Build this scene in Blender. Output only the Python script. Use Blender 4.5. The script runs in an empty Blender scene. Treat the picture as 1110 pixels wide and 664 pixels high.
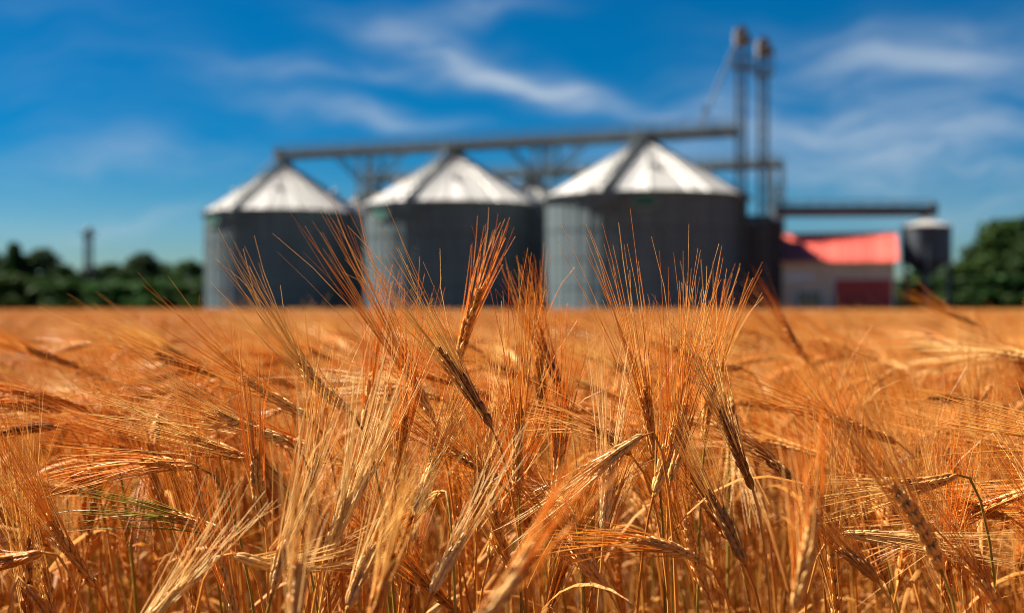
import bpy, math, random
import numpy as np
from mathutils import Vector, Matrix

random.seed(7)
rng = np.random.default_rng(11)
R = math.radians
scene = bpy.context.scene
COL = scene.collection

# ------------------------------------------------------------------ camera
CZ = 0.92            # eye height
F = 1500.0           # focal length in photograph pixels (1110 wide)
HX, HY = 555.0, 332.0
FOCUS = 1.20
cam_d = bpy.data.cameras.new('camera')
cam = bpy.data.objects.new('camera', cam_d)
COL.objects.link(cam)
cam.location = (0, 0, CZ)
cam.rotation_euler = (R(90), 0, 0)
cam_d.sensor_width = 36.0
cam_d.lens = 36.0 * F / 1110.0
cam_d.clip_start = 0.05
cam_d.clip_end = 8000
cam_d.dof.use_dof = True
cam_d.dof.focus_distance = FOCUS
cam_d.dof.aperture_fstop = 4.9
scene.camera = cam

# ------------------------------------------------------------------ render / exposure
scene.render.engine = 'CYCLES'
scene.view_settings.view_transform = 'Standard'
scene.view_settings.look = 'None'
scene.view_settings.exposure = 1.5
scene.view_settings.gamma = 1.0
scene.view_settings.use_curve_mapping = False
scene.cycles.use_denoising = True
scene.cycles.filter_width = 1.0
scene.cycles.max_bounces = 5
scene.cycles.diffuse_bounces = 2
scene.cycles.glossy_bounces = 2
scene.cycles.transmission_bounces = 4
scene.cycles.transparent_max_bounces = 4
scene.cycles.caustics_reflective = False
scene.cycles.caustics_refractive = False

# ------------------------------------------------------------------ sun and sky
SUN_EL = R(46)
SUN_AZ = R(-68)      # clockwise from +Y; the sun stands to the left, a little beyond the silos
sun_dir = Vector((math.sin(SUN_AZ) * math.cos(SUN_EL), math.cos(SUN_AZ) * math.cos(SUN_EL), math.sin(SUN_EL)))
sun_d = bpy.data.lights.new('sun', 'SUN')
sun_d.energy = 5.0
sun_d.angle = R(0.53)
sun_d.color = (1.0, 0.93, 0.82)
sun = bpy.data.objects.new('sun', sun_d)
COL.objects.link(sun)
sun.location = (-30, 20, 40)
sun.rotation_euler = (-sun_dir).to_track_quat('-Z', 'Y').to_euler()

world = bpy.data.worlds.new('World')
scene.world = world
world.use_nodes = True
world.cycles.sampling_method = 'MANUAL'
world.cycles.sample_map_resolution = 256
SKY_STRENGTH = 0.05


class NT:
    """small node-tree writer"""
    def __init__(s, tree, clear=True):
        s.t = tree
        if clear:
            tree.nodes.clear()

    def n(s, kind, **kw):
        nd = s.t.nodes.new(kind)
        for k, v in kw.items():
            if k == 'ins':
                for i, val in v.items():
                    s.put(nd, i, val)
            else:
                setattr(nd, k, v)
        return nd

    def put(s, nd, i, val):
        sock = nd.inputs[i]
        if isinstance(val, bpy.types.NodeSocket):
            s.t.links.new(val, sock)
        elif isinstance(val, bpy.types.Node):
            s.t.links.new(val.outputs[0], sock)
        else:
            sock.default_value = val

    def m(s, op, a, b=0.0, c=0.0):
        nd = s.n('ShaderNodeMath', operation=op)
        for i, v in enumerate((a, b, c)):
            s.put(nd, i, v)
        return nd.outputs[0]

    def mix(s, f, a, b, blend='MIX'):
        nd = s.n('ShaderNodeMix', data_type='RGBA', blend_type=blend)
        s.put(nd, 0, f)
        for i, v in ((6, a), (7, b)):
            s.put(nd, i, v if not isinstance(v, tuple) or len(v) == 4 else (*v, 1.0))
        return nd.outputs[2]

    def noise(s, vec, scale, detail=4.0, rough=0.55, dist=0.0):
        nd = s.n('ShaderNodeTexNoise')
        if vec is not None:
            s.put(nd, 'Vector', vec)
        nd.inputs['Scale'].default_value = scale
        nd.inputs['Detail'].default_value = detail
        nd.inputs['Roughness'].default_value = rough
        nd.inputs['Distortion'].default_value = dist
        return nd.outputs[0]

    def ramp(s, f, lo, hi, a=0.0, b=1.0):
        nd = s.n('ShaderNodeMapRange', interpolation_type='SMOOTHSTEP')
        for i, v in enumerate((f, lo, hi, a, b)):
            s.put(nd, i, v)
        return nd.outputs[0]


def build_world():
    w = NT(world.node_tree)
    out = w.n('ShaderNodeOutputWorld')
    bg = w.n('ShaderNodeBackground', ins={1: SKY_STRENGTH})
    sky = w.n('ShaderNodeTexSky', sky_type='NISHITA', sun_disc=False, sun_elevation=SUN_EL,
              sun_rotation=SUN_AZ % (2 * math.pi), altitude=300, air_density=1.0, dust_density=0.0, ozone_density=3.0)
    hs = w.n('ShaderNodeHueSaturation', ins={0: 0.5, 1: 2.0, 2: 0.515, 4: sky.outputs[0]})
    hs = w.n('ShaderNodeMix', data_type='RGBA', blend_type='MULTIPLY', ins={0: 1.0, 6: hs.outputs[0], 7: (1.0, .87, .97, 1)})
    # thin cirrus, laid out by azimuth and elevation all round the sky
    tc = w.n('ShaderNodeTexCoord')
    sep = w.n('ShaderNodeSeparateXYZ', ins={0: tc.outputs['Generated']})
    az = w.m('ARCTAN2', sep.outputs[0], sep.outputs[1])
    el = w.m('ARCSINE', sep.outputs[2])
    p0 = w.n('ShaderNodeCombineXYZ', ins={0: az, 1: el}).outputs[0]
    wn = w.n('ShaderNodeTexNoise', ins={'Vector': p0, 'Scale': 9.0, 'Detail': 2.0})
    wv = w.n('ShaderNodeVectorMath', operation='SUBTRACT', ins={0: wn.outputs['Color'], 1: (0.5, 0.5, 0.5)})
    ws = w.n('ShaderNodeVectorMath', operation='SCALE', ins={0: wv.outputs[0], 'Scale': 0.075})
    p = w.n('ShaderNodeVectorMath', operation='ADD', ins={0: p0, 1: ws.outputs[0]}).outputs[0]
    # fibrous texture: two stretched noises
    def fib(angle, sx, sy, seed):
        mp = w.n('ShaderNodeMapping', ins={'Vector': p, 'Rotation': (0, 0, angle), 'Scale': (sx, sy, 1), 'Location': (seed, seed * .7, 0)})
        return w.noise(mp.outputs[0], 1.0, 4.0, 0.6)
    f1 = fib(R(22), 9, 40, 3.1)
    f2 = fib(R(-14), 7, 30, 8.4)
    fibre = w.ramp(w.m('ADD', w.m('MULTIPLY', f1, .55), w.m('MULTIPLY', f2, .45)),   .34, .68)

    def streak(x0, y0, x1, y1, wid, amp):
        u0, v0, u1, v1 = (x0 - HX) / F, (HY - y0) / F, (x1 - HX) / F, (HY - y1) / F
        L = math.hypot(u1 - u0, v1 - v0)
        mp = w.n('ShaderNodeMapping', vector_type='TEXTURE', ins={'Vector': p, 'Location': ((u0 + u1) / 2, (v0 + v1) / 2, 0),
                 'Rotation': (0, 0, math.atan2(v1 - v0, u1 - u0)), 'Scale': (L / 2, wid / F, 1)})
        dt = w.n('ShaderNodeVectorMath', operation='DOT_PRODUCT', ins={0: mp.outputs[0], 1: mp.outputs[0]})
        return w.m('MULTIPLY', w.m('POWER', .3679, dt.outputs['Value']), amp)

    tot = None
    for s in [(385, 36, 580, 94, 22, .75), (535, 78, 725, 142, 15, 1.15), (430, 25, 590, 10, 10, .4), (240, 92, 470, 84, 14, .45),
              (310, 126, 500, 150, 14, .62), (20, 182, 300, 170, 18, .28), (30, 242, 220, 232, 14, .42),
              (850, 66, 1190, 108, 34, .62), (820, 160, 1200, 195, 50, .74), (690, 118, 900, 132, 24, .45), (600, 172, 900, 182, 28, .3)]:
        v = streak(*s)
        tot = v if tot is None else w.m('ADD', tot, v)
    veil = w.ramp(w.noise(p, 2.6, 2.0, .5), .48, .78, 0.0, .55)
    tot = w.m('ADD', tot, w.m('MULTIPLY', veil, .2))
    cov = w.m('MINIMUM', w.m('MULTIPLY', w.m('MULTIPLY', tot, .82), w.m('ADD', w.m('MULTIPLY', fibre, 1.15), .12)), .8)
    cov = w.m('MULTIPLY', cov, w.ramp(el, 0.0, .06))
    low = w.mix(w.ramp(el, -.02, .22), (.62, .86, 1.08), (.28, 1.0, 1.0))
    blue = w.mix(1.0, hs.outputs[2], low, 'MULTIPLY')
    cloud = w.mix(cov, blue, (3.5, 4.2, 5.0))
    w.put(bg, 0, cloud)
    w.put(out, 0, bg)


build_world()


# ------------------------------------------------------------------ helpers
def W(px, py, d):
    """photograph pixel + distance -> world point"""
    return np.array([(px - HX) / F * d, d, CZ - (py - HY) / F * d])


def mesh_from(name, verts, faces, mats=(), smooth=False, fmat=None):
    me = bpy.data.meshes.new(name)
    verts = np.asarray(verts, dtype=np.float32).reshape(-1, 3)
    if isinstance(faces, np.ndarray):
        k = faces.shape[1]
        nf = len(faces)
        me.vertices.add(len(verts))
        me.vertices.foreach_set('co', verts.ravel())
        me.loops.add(nf * k)
        me.loops.foreach_set('vertex_index', faces.astype(np.int32).ravel())
        me.polygons.add(nf)
        me.polygons.foreach_set('loop_start', np.arange(0, nf * k, k, dtype=np.int32))
        me.update(calc_edges=True)
    else:
        me.from_pydata([tuple(v) for v in verts], [], faces)
    for m in mats:
        me.materials.append(m)
    if fmat is not None:
        me.polygons.foreach_set('material_index', np.asarray(fmat, dtype=np.int32))
    if smooth:
        me.polygons.foreach_set('use_smooth', np.ones(len(me.polygons), dtype=bool))
    me.update()
    return me


def link(name, data, parent=None, loc=(0, 0, 0), rz=0.0, **props):
    o = bpy.data.objects.new(name, data)
    COL.objects.link(o)
    o.location = loc
    o.rotation_euler = (0, 0, rz)
    if parent is not None:
        o.parent = parent
    for k, v in props.items():
        o[k] = v
    return o


def thing(name, label, cat, loc=(0, 0, 0), rz=0.0, group=None):
    o = link(name, None, None, loc, rz, label=label, category=cat)
    if group:
        o['group'] = group
    return o


class MB:
    """collects boxes, bars, tubes, rings into one mesh"""
    def __init__(s):
        s.v, s.f = [], []

    def add(s, v, f):
        b = len(s.v)
        s.v += [tuple(map(float, x)) for x in v]
        s.f += [tuple(i + b for i in q) for q in f]
        return s

    def box(s, x0, x1, y0, y1, z0, z1):
        v = [(x, y, z) for z in (z0, z1) for x, y in ((x0, y0), (x1, y0), (x1, y1), (x0, y1))]
        return s.add(v, [(3, 2, 1, 0), (4, 5, 6, 7), (0, 1, 5, 4), (1, 2, 6, 5), (2, 3, 7, 6), (3, 0, 4, 7)])

    def bar(s, a, b, w, h=None, up=(0, 0, 1)):
        a, b = Vector(a), Vector(b)
        h = w if h is None else h
        t = (b - a).normalized()
        u = Vector(up)
        if abs(t.dot(u)) > .98:
            u = Vector((1, 0, 0))
        x = t.cross(u).normalized() * (w / 2)
        y = x.normalized().cross(t).normalized() * (h / 2)
        v = [p + i * x + j * y for p in (a, b) for i, j in ((-1, -1), (1, -1), (1, 1), (-1, 1))]
        return s.add(v, [(3, 2, 1, 0), (4, 5, 6, 7), (0, 1, 5, 4), (1, 2, 6, 5), (2, 3, 7, 6), (3, 0, 4, 7)])

    def tube(s, a, b, r0, r1=None, n=12, cap=True):
        a, b = Vector(a), Vector(b)
        r1 = r0 if r1 is None else r1
        t = (b - a).normalized()
        u = Vector((0, 0, 1)) if abs(t.z) < .98 else Vector((1, 0, 0))
        x = t.cross(u).normalized()
        y = x.cross(t).normalized()
        v = [p + r * (math.cos(2 * math.pi * i / n) * x + math.sin(2 * math.pi * i / n) * y) for p, r in ((a, r0), (b, r1)) for i in range(n)]
        f = [(i, n + i, n + (i + 1) % n, (i + 1) % n) for i in range(n)]
        if cap:
            f += [tuple(range(n)), tuple(range(2 * n - 1, n - 1, -1))]
        return s.add(v, f)

    def lathe(s, prof, n=24, a0=0.0, a1=2 * math.pi, center=(0, 0)):
        full = abs(a1 - a0 - 2 * math.pi) < 1e-6
        m = n if full else n + 1
        v = []
        for r, z in prof:
            for i in range(m):
                a = a0 + (a1 - a0) * i / n
                v.append((center[0] + r * math.cos(a), center[1] + r * math.sin(a), z))
        f = []
        for k in range(len(prof) - 1):
            for i in range(n):
                j = (i + 1) % m
                f.append((k * m + i, k * m + j, (k + 1) * m + j, (k + 1) * m + i))
        return s.add(v, f)

    def mesh(s, name, mat, smooth=False):
        return mesh_from(name, s.v, s.f, [mat] if mat else [], smooth)

    def build(s, name, mat, parent=None, smooth=False, loc=(0, 0, 0), rz=0.0, **props):
        return link(name, s.mesh(name, mat, smooth), parent, loc, rz, **props)


# ------------------------------------------------------------------ materials
def material(name):
    m = bpy.data.materials.new(name)
    m.use_nodes = True
    t = NT(m.node_tree)
    out = t.n('ShaderNodeOutputMaterial')
    return m, t, out


def principled(t, **kw):
    b = t.n('ShaderNodeBsdfPrincipled')
    for k, v in kw.items():
        t.put(b, k.replace('_', ' '), v if not (isinstance(v, tuple) and len(v) == 3) else (*v, 1.0))
    return b


def mat_worn(name, c0, c1, scale=2.0, rough=.5, metal=0.0, rnd=.0, streak=False, bump=0.0, bscale=30, **kw):
    m, t, out = material(name)
    tc = t.n('ShaderNodeTexCoord')
    vec = tc.outputs['Object']
    if streak:
        vec = t.n('ShaderNodeMapping', ins={'Vector': vec, 'Scale': (1, 1, .12)}).outputs[0]
    nz = t.noise(vec, scale, 6.0, .65)
    f = t.ramp(nz, .3, .72)
    c = t.mix(f, c0, c1)
    if rnd:
        oi = t.n('ShaderNodeObjectInfo')
        g = t.m('ADD', 1.0 - rnd / 2, t.m('MULTIPLY', oi.outputs['Random'], rnd))
        hv = t.n('ShaderNodeHueSaturation', ins={2: g, 4: c})
        c = hv.outputs[0]
    b = principled(t, Base_Color=c, Roughness=t.m('ADD', rough - .08, t.m('MULTIPLY', nz, .16)), Metallic=metal, **kw)
    if bump:
        bp = t.n('ShaderNodeBump', ins={'Strength': bump, 'Distance': .02, 'Height': t.noise(tc.outputs['Object'], bscale, 4.0)})
        t.put(b, 'Normal', bp.outputs[0])
    t.put(out, 0, b)
    return m


M = {}
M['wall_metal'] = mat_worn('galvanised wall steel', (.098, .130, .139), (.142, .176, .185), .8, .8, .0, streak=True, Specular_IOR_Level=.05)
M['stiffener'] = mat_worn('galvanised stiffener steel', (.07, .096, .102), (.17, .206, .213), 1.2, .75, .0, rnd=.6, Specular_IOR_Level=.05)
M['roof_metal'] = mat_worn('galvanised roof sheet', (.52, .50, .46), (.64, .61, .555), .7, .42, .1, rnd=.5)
M['roof_rib'] = mat_worn('roof rib steel', (.25, .25, .255), (.34, .34, .34), 1.2, .4, .6)
M['steel_dark'] = mat_worn('weathered structural steel', (.085, .108, .116), (.125, .152, .162), 1.5, .6, .1, rnd=.3)
M['steel_rust'] = mat_worn('tan elevator steel', (.045, .045, .046), (.08, .077, .074), 2.5, .6, .1)
M['head_steel'] = mat_worn('dusty elevator head steel', (.17, .15, .13), (.28, .25, .22), 2.5, .6)
M['concrete'] = mat_worn('concrete', (.36, .35, .33), (.46, .45, .42), 3, .85, bump=.3)
M['dark_sheet'] = mat_worn('dark corrugated sheet', (.014, .014, .019), (.026, .026, .033), 1.0, .6, .05, rnd=.3, streak=True)
M['bin_metal'] = mat_worn('bin steel', (.030, .042, .056), (.048, .063, .080), 1.0, .5, .0, streak=True)
M['cream'] = mat_worn('cream render', (.62, .45, .29), (.74, .57, .40), 1.3, .85, bump=.25)
M['red_sheet'] = mat_worn('faded red roof sheet', (.56, .070, .048), (.68, .15, .11), .9, .45, rnd=.5)
M['red_door'] = mat_worn('dark red door', (.36, .028, .022), (.48, .046, .034), 1.2, .55, rnd=.2)
M['white_trim'] = mat_worn('white trim', (.62, .60, .56), (.74, .72, .68), 2, .6)
M['glass'] = mat_worn('blue window glass', (.02, .05, .07), (.035, .075, .10), 1, .08, Specular_IOR_Level=.8)
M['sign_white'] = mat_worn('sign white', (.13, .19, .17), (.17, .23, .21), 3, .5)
M['sign_green'] = mat_worn('sign green', (.012, .10, .07), (.015, .13, .09), 3, .5)
M['bark'] = mat_worn('bark', (.05, .035, .022), (.12, .085, .055), 5, .9, bump=.6)
M['wood_grey'] = mat_worn('grey weathered timber', (.13, .115, .105), (.22, .20, .185), 3, .8)


def mat_leaf(name, c0, c1):
    m, t, out = material(name)
    oi = t.n('ShaderNodeObjectInfo')
    g = t.n('ShaderNodeNewGeometry')
    c = t.mix(g.outputs['Random Per Island'], c0, c1)
    c = t.n('ShaderNodeHueSaturation', ins={0: t.m('ADD', .48, t.m('MULTIPLY', oi.outputs['Random'], .04)),
                                            2: t.m('ADD', .8, t.m('MULTIPLY', oi.outputs['Random'], .4)), 4: c}).outputs[0]
    b = principled(t, Base_Color=c, Roughness=.65, Specular_IOR_Level=.12)
    tr = t.n('ShaderNodeBsdfTranslucent', ins={0: c})
    mx = t.n('ShaderNodeMixShader', ins={0: .3, 1: b.outputs[0], 2: tr.outputs[0]})
    t.put(out, 0, mx)
    return m


M['leaf'] = mat_leaf('tree foliage', (.022, .052, .010), (.058, .115, .022))
M['leaf_dark'] = mat_leaf('dark tree foliage', (.014, .036, .009), (.038, .080, .018))


def mat_straw(name, cols, trans=.3, rough=.45, nscale=60.0, tint_z=None):
    """dry barley: per-plant tone, per-piece tone and fine mottling"""
    m, t, out = material(name)
    oi = t.n('ShaderNodeObjectInfo')
    g = t.n('ShaderNodeNewGeometry')
    tc = t.n('ShaderNodeTexCoord')
    nz = t.noise(tc.outputs['Object'], nscale, 3.0, .6)
    c = t.mix(t.ramp(oi.outputs['Random'], .1, .9), cols[0], cols[1])
    r2 = t.m('FRACT', t.m('MULTIPLY', oi.outputs['Random'], 13.7))
    c = t.mix(t.m('MULTIPLY', t.ramp(r2, .55, .95), .75), c, cols[2])          # paler plants
    c = t.mix(t.m('MULTIPLY', t.ramp(r2, .25, .02), .55), c, cols[3])          # browner plants
    c = t.mix(t.m('MULTIPLY', t.ramp(g.outputs['Random Per Island'], .5, 1.0), .75), c, cols[2])
    c = t.mix(t.m('MULTIPLY', t.ramp(nz, .52, .75), .65), c, cols[3])
    if tint_z:
        z0, z1, gc = tint_z
        sep = t.n('ShaderNodeSeparateXYZ', ins={0: tc.outputs['Object']})
        rr = t.ramp(t.m('FRACT', t.m('MULTIPLY', oi.outputs['Random'], 7.31)), .62, .8)
        band = t.m('MULTIPLY', t.ramp(sep.outputs[2], z0, z1), rr)
        c = t.mix(t.m('MULTIPLY', band, .75), c, gc)
    b = principled(t, Base_Color=c, Roughness=rough, Specular_IOR_Level=.3)
    tr = t.n('ShaderNodeBsdfTranslucent', ins={0: c})
    mx = t.n('ShaderNodeMixShader', ins={0: trans, 1: b.outputs[0], 2: tr.outputs[0]})
    t.put(out, 0, mx)
    return m


M['awn'] = mat_straw('barley awn', ((.88, .295, .025), (.91, .41, .06), (.97, .70, .26), (.46, .115, .011)), .42, .32, 25)
M['kernel'] = mat_straw('barley kernel', ((.66, .23, .030), (.78, .34, .065), (.90, .56, .19), (.26, .08, .014)), .15, .55, 160)
M['stem'] = mat_straw('barley stem', ((.60, .195, .02), (.70, .29, .042), (.82, .48, .13), (.28, .082, .013)), .2, .45, 35, (.35, .62, (.17, .19, .03)))
M['dry_leaf'] = mat_straw('dry barley leaf', ((.70, .27, .045), (.74, .34, .075), (.78, .42, .12), (.42, .15, .03)), .4, .6, 45)

M['awn_pale'] = mat_straw('pale barley awn', ((.90, .55, .17), (.92, .62, .24), (.95, .72, .38), (.78, .38, .09)), .4, .3, 25)
M['kernel_pale'] = mat_straw('pale barley kernel', ((.80, .46, .14), (.86, .56, .22), (.90, .66, .34), (.50, .22, .06)), .2, .38, 160)
M['kernel_dark'] = mat_straw('dark barley kernel', ((.34, .125, .024), (.44, .18, .035), (.62, .32, .09), (.16, .05, .012)), .12, .55, 160)
M['awn_green'] = mat_straw('greenish barley awn', ((.50, .30, .035), (.42, .34, .05), (.62, .46, .11), (.30, .22, .025)), .4, .32, 25)
# ground: earth with straw litter
m, t, out = material('earth with straw litter')
tc = t.n('ShaderNodeTexCoord')
n1 = t.noise(tc.outputs['Object'], 1.7, 8.0, .65)
n2 = t.noise(tc.outputs['Object'], 45.0, 5.0, .7)
c = t.mix(t.ramp(n2, .4, .65), (.10, .05, .02), (.26, .13, .045))
c = t.mix(t.ramp(n1, .45, .7), c, (.16, .09, .035))
b = principled(t, Base_Color=c, Roughness=.95)
bp = t.n('ShaderNodeBump', ins={'Strength': .7, 'Distance': .02, 'Height': n2})
t.put(b, 'Normal', bp.outputs[0])
t.put(out, 0, b)
M['earth'] = m
M['gravel'] = mat_worn('dark gravel yard', (.055, .05, .04), (.10, .09, .07), 1.5, .95, bump=.5)
M['grass'] = mat_worn('rough grass ground', (.07, .085, .022), (.16, .15, .05), .6, .95, bump=.4)

# ------------------------------------------------------------------ the setting
gv = [(-3000, -60, 0), (3000, -60, 0), (3000, 5000, 0), (-3000, 5000, 0)]
link('ground', mesh_from('ground', gv, [(0, 1, 2, 3)], [M['earth']]), kind='structure')
MB().box(-60, 70, 91.5, 175, -.2, .06).build('yard', M['gravel'], kind='structure')
gr = MB()
gr.add([(-3000, 175.5, .03), (3000, 175.5, .03), (3000, 5000, .03), (-3000, 5000, .03)], [(0, 1, 2, 3)])
gr.build('meadow', M['grass'], kind='structure')


# ------------------------------------------------------------------ silos
def make_silo():
    """grain silo of radius 1 x 7.3 m, local +X axis pointing at the stair side"""
    Rr, eave, peak = 7.3, 9.1, 13.25
    root = link('grain_silo', None)
    MB().lathe([(0, .28), (Rr + .45, .28), (Rr + .5, .22), (Rr + .5, -.1)], 64).build('foundation', M['concrete'], root)
    prof = []
    nz = 4 * 60
    for k in range(nz + 1):
        z = .28 + (eave - .28) * k / nz
        prof.append((Rr + .005 * math.sin(k * math.pi / 2), z))
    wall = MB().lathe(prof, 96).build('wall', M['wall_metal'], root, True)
    st = MB()
    st.add([(.0, -.12, .3), (.05, -.07, .3), (.05, .07, .3), (0, .12, .3), (.0, -.12, eave - .05), (.05, -.07, eave - .05), (.05, .07, eave - .05), (0, .12, eave - .05)],
           [(0, 1, 5, 4), (1, 2, 6, 5), (2, 3, 7, 6), (4, 5, 6, 7), (3, 2, 1, 0)])
    sm = st.mesh('stiffener', M['stiffener'])
    for i in range(44):
        a = 2 * math.pi * (i + .5) / 44
        link('stiffener', sm, wall, ((Rr + .025) * math.cos(a), (Rr + .025) * math.sin(a), 0), a)
    # bolted ring joints
    for zz in (2.3, 4.4, 6.5):
        MB().lathe([(Rr + .03, zz), (Rr + .06, zz + .01), (Rr + .06, zz + .09), (Rr + .03, zz + .1)], 96).build('ring_joint', M['stiffener'], wall)
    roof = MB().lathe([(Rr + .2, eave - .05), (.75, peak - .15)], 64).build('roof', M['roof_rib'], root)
    n = 32
    half = math.pi / n
    r0, r1 = Rr + .32, .72
    slope = (peak - eave) / (Rr + .2 - .75)
    pm = MB()
    v = []
    for r in (r0, r1):
        z = eave + .02 + (Rr + .2 - r) * slope
        ww = math.tan(half) * r
        for yy, dz in ((-ww, .08), (-ww * .9, .08), (-ww * .86, .03), (0, .045), (ww * .86, .03), (ww * .9, .08), (ww, .08)):
            v.append((r, yy, z + dz))
    v += [(r0, -math.tan(half) * r0, eave - .14), (r0, math.tan(half) * r0, eave - .14)]
    f = [(i, i + 1, i + 8, i + 7) for i in range(6)] + [(14, 15, 6, 5, 4, 3, 2, 1, 0)]
    pm.add(v, f)
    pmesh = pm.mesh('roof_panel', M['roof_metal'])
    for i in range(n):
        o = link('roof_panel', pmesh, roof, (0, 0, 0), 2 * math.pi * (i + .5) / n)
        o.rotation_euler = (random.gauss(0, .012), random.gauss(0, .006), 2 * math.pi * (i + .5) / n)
    MB().lathe([(Rr + .36, eave - .18), (Rr + .42, eave - .12), (Rr + .42, eave + .02), (Rr + .34, eave + .03)], 96).build('eave_ring', M['steel_dark'], root)
    cp = MB().lathe([(.0, peak + .55), (.8, peak + .5), (.85, peak + .4), (.72, peak + .38), (.72, peak - .2), (1.0, peak - .3)], 24).build('roof_cap', M['steel_dark'], root)
    # roof vents
    for k in range(4):
        a = k * math.pi / 2 + .5
        rr = 4.6
        zz = eave + (Rr - rr) * slope
        vb = MB().tube((rr * math.cos(a), rr * math.sin(a), zz), (rr * math.cos(a), rr * math.sin(a), zz + .45), .2, .2, 12)
        vb.tube((rr * math.cos(a), rr * math.sin(a), zz + .42), (rr * math.cos(a), rr * math.sin(a), zz + .6), .32, .1, 12)
        vb.build('roof_vent', M['roof_rib'], root)
    # roof stair with handrails along +X
    s = MB()
    xa, xb = Rr + .3, .8
    za = lambda x: eave + .12 + (Rr + .2 - x) * slope
    for yy in (-.3, .3):
        s.bar((xa, yy, za(xa) + .1), (xb, yy, za(xb) + .1), .06, .2)
    k = 0
    x = xa - .1
    while x > xb:
        s.box(x - .13, x + .13, -.3, .3, za(x) + .12, za(x) + .16)
        x -= .27
    lad = s.build('roof_stair', M['steel_dark'], root)
    for yy in (-.32, .32):
        h = MB()
        h.bar((xa, yy, za(xa) + 1.1), (xb, yy, za(xb) + 1.1), .05)
        h.bar((xa, yy, za(xa) + .62), (xb, yy, za(xb) + .62), .04)
        for q in range(8):
            x = xa + (xb - xa) * q / 7
            h.bar((x, yy, za(x)), (x, yy, za(x) + 1.1), .05)
        h.build('handrail', M['steel_dark'], lad)
    # eave platform and caged wall ladder
    p = MB()
    p.box(Rr + .45, Rr + 1.5, -.95, .95, eave - .75, eave - .68)
    plat = p.build('platform', M['steel_dark'], root)
    q = MB()
    for yy in (-.95, .95):
        q.bar((Rr + .5, yy, eave + .35), (Rr + 1.5, yy, eave + .35), .05)
        q.bar((Rr + .5, yy, eave - .68), (Rr + .5, yy, eave + .35), .05)
    for yy in (-.95, -.32, .32, .95):
        q.bar((Rr + 1.5, yy, eave - .68), (Rr + 1.5, yy, eave + .37), .05)
    q.bar((Rr + 1.5, -.95, eave + .35), (Rr + 1.5, .95, eave + .35), .05)
    q.bar((Rr + 1.5, -.95, eave - .18), (Rr + 1.5, .95, eave - .18), .04)
    for yy in (-.8, .8):
        q.bar((Rr + .05, yy, eave - 1.8), (Rr + 1.4, yy, eave - .75), .08)
    q.box(Rr + 1.46, Rr + 1.485, -.93, .93, eave - .66, eave - .05)
    q.build('guard_rail', M['steel_dark'], plat)
    w = MB()
    for yy in (-.22, .22):
        w.bar((Rr + .3, yy, .3), (Rr + .3, yy, eave - .6), .05)
    z = .5
    while z < eave - .8:
        w.bar((Rr + .3, -.22, z), (Rr + .3, .22, z), .03)
        z += .3
    w.build('wall_ladder', M['steel_dark'], root)
    return root


def copy_tree(o, parent=None):
    c = o.copy()
    COL.objects.link(c)
    c.parent = parent
    for ch in list(o.children):
        copy_tree(ch, c)
    return c


STAIR_A = math.atan2(-math.cos(R(26)), -math.sin(R(26)))
silo0 = make_silo()
front = [(309, 123, 6.97, 'left grain silo with streaky white cone roof, farthest of the front three'),
         (493.5, 114, 7.33, 'middle grain silo of the front row with pale grey cone roof'),
         (700, 105, 7.55, 'large right grain silo with cream lit cone roof beside the elevator towers')]
back = [(405, 149, 7.3, 'rear grain silo whose roof tip peeks between left and middle silos'),
        (577, 138, 7.3, 'rear grain silo whose roof tip peeks between middle and right silos')]
silo_xy = []
for i, (px, d, r, lab) in enumerate(front + back):
    s = silo0 if i == 0 else copy_tree(silo0)
    x = (px - HX) / F * d
    s.location = (x, d, 0)
    s.scale = (r / 7.3, r / 7.3, 1.0)
    s.rotation_euler = (0, 0, STAIR_A)
    s['label'] = lab
    s['category'] = 'silo'
    s['group'] = 'grain silos beyond the field'
    silo_xy.append((x, d, r))


def silo_sign(i, az, z=8.35):
    x, y, r = silo_xy[i]
    a = math.atan2(-math.cos(R(az)), -math.sin(R(az)))
    sg = thing('oval_sign', ['small green and white oval emblem high on the left silo wall',
                             'small green and white oval emblem high on the middle silo wall',
                             'small green oval emblem high on the right silo wall under the eave'][i], 'sign', (x, y, z), a, 'emblems on the silos')
    def disc(x0, x1, ry, rz_, n=28):
        v = [(xx, ry * math.cos(2 * math.pi * k / n), rz_ * math.sin(2 * math.pi * k / n)) for xx in (x0, x1) for k in range(n)]
        return MB().add(v, [tuple(range(n, 2 * n))] + [(k, (k + 1) % n, n + (k + 1) % n, n + k) for k in range(n)])
    disc(r * .97, r + .17, 1.05, .62).build('plate', M['sign_white'], sg)
    disc(r + .17, r + .19, .86, .44).build('emblem', M['sign_green'], sg)
    MB().bar((r + .2, -.5, -.1), (r + .2, .5, .12), .02, .12, (1, 0, 0)).build('stroke', M['sign_white'], sg)


silo_sign(0, 50)
silo_sign(1, 50)
silo_sign(2, 6)


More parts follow.
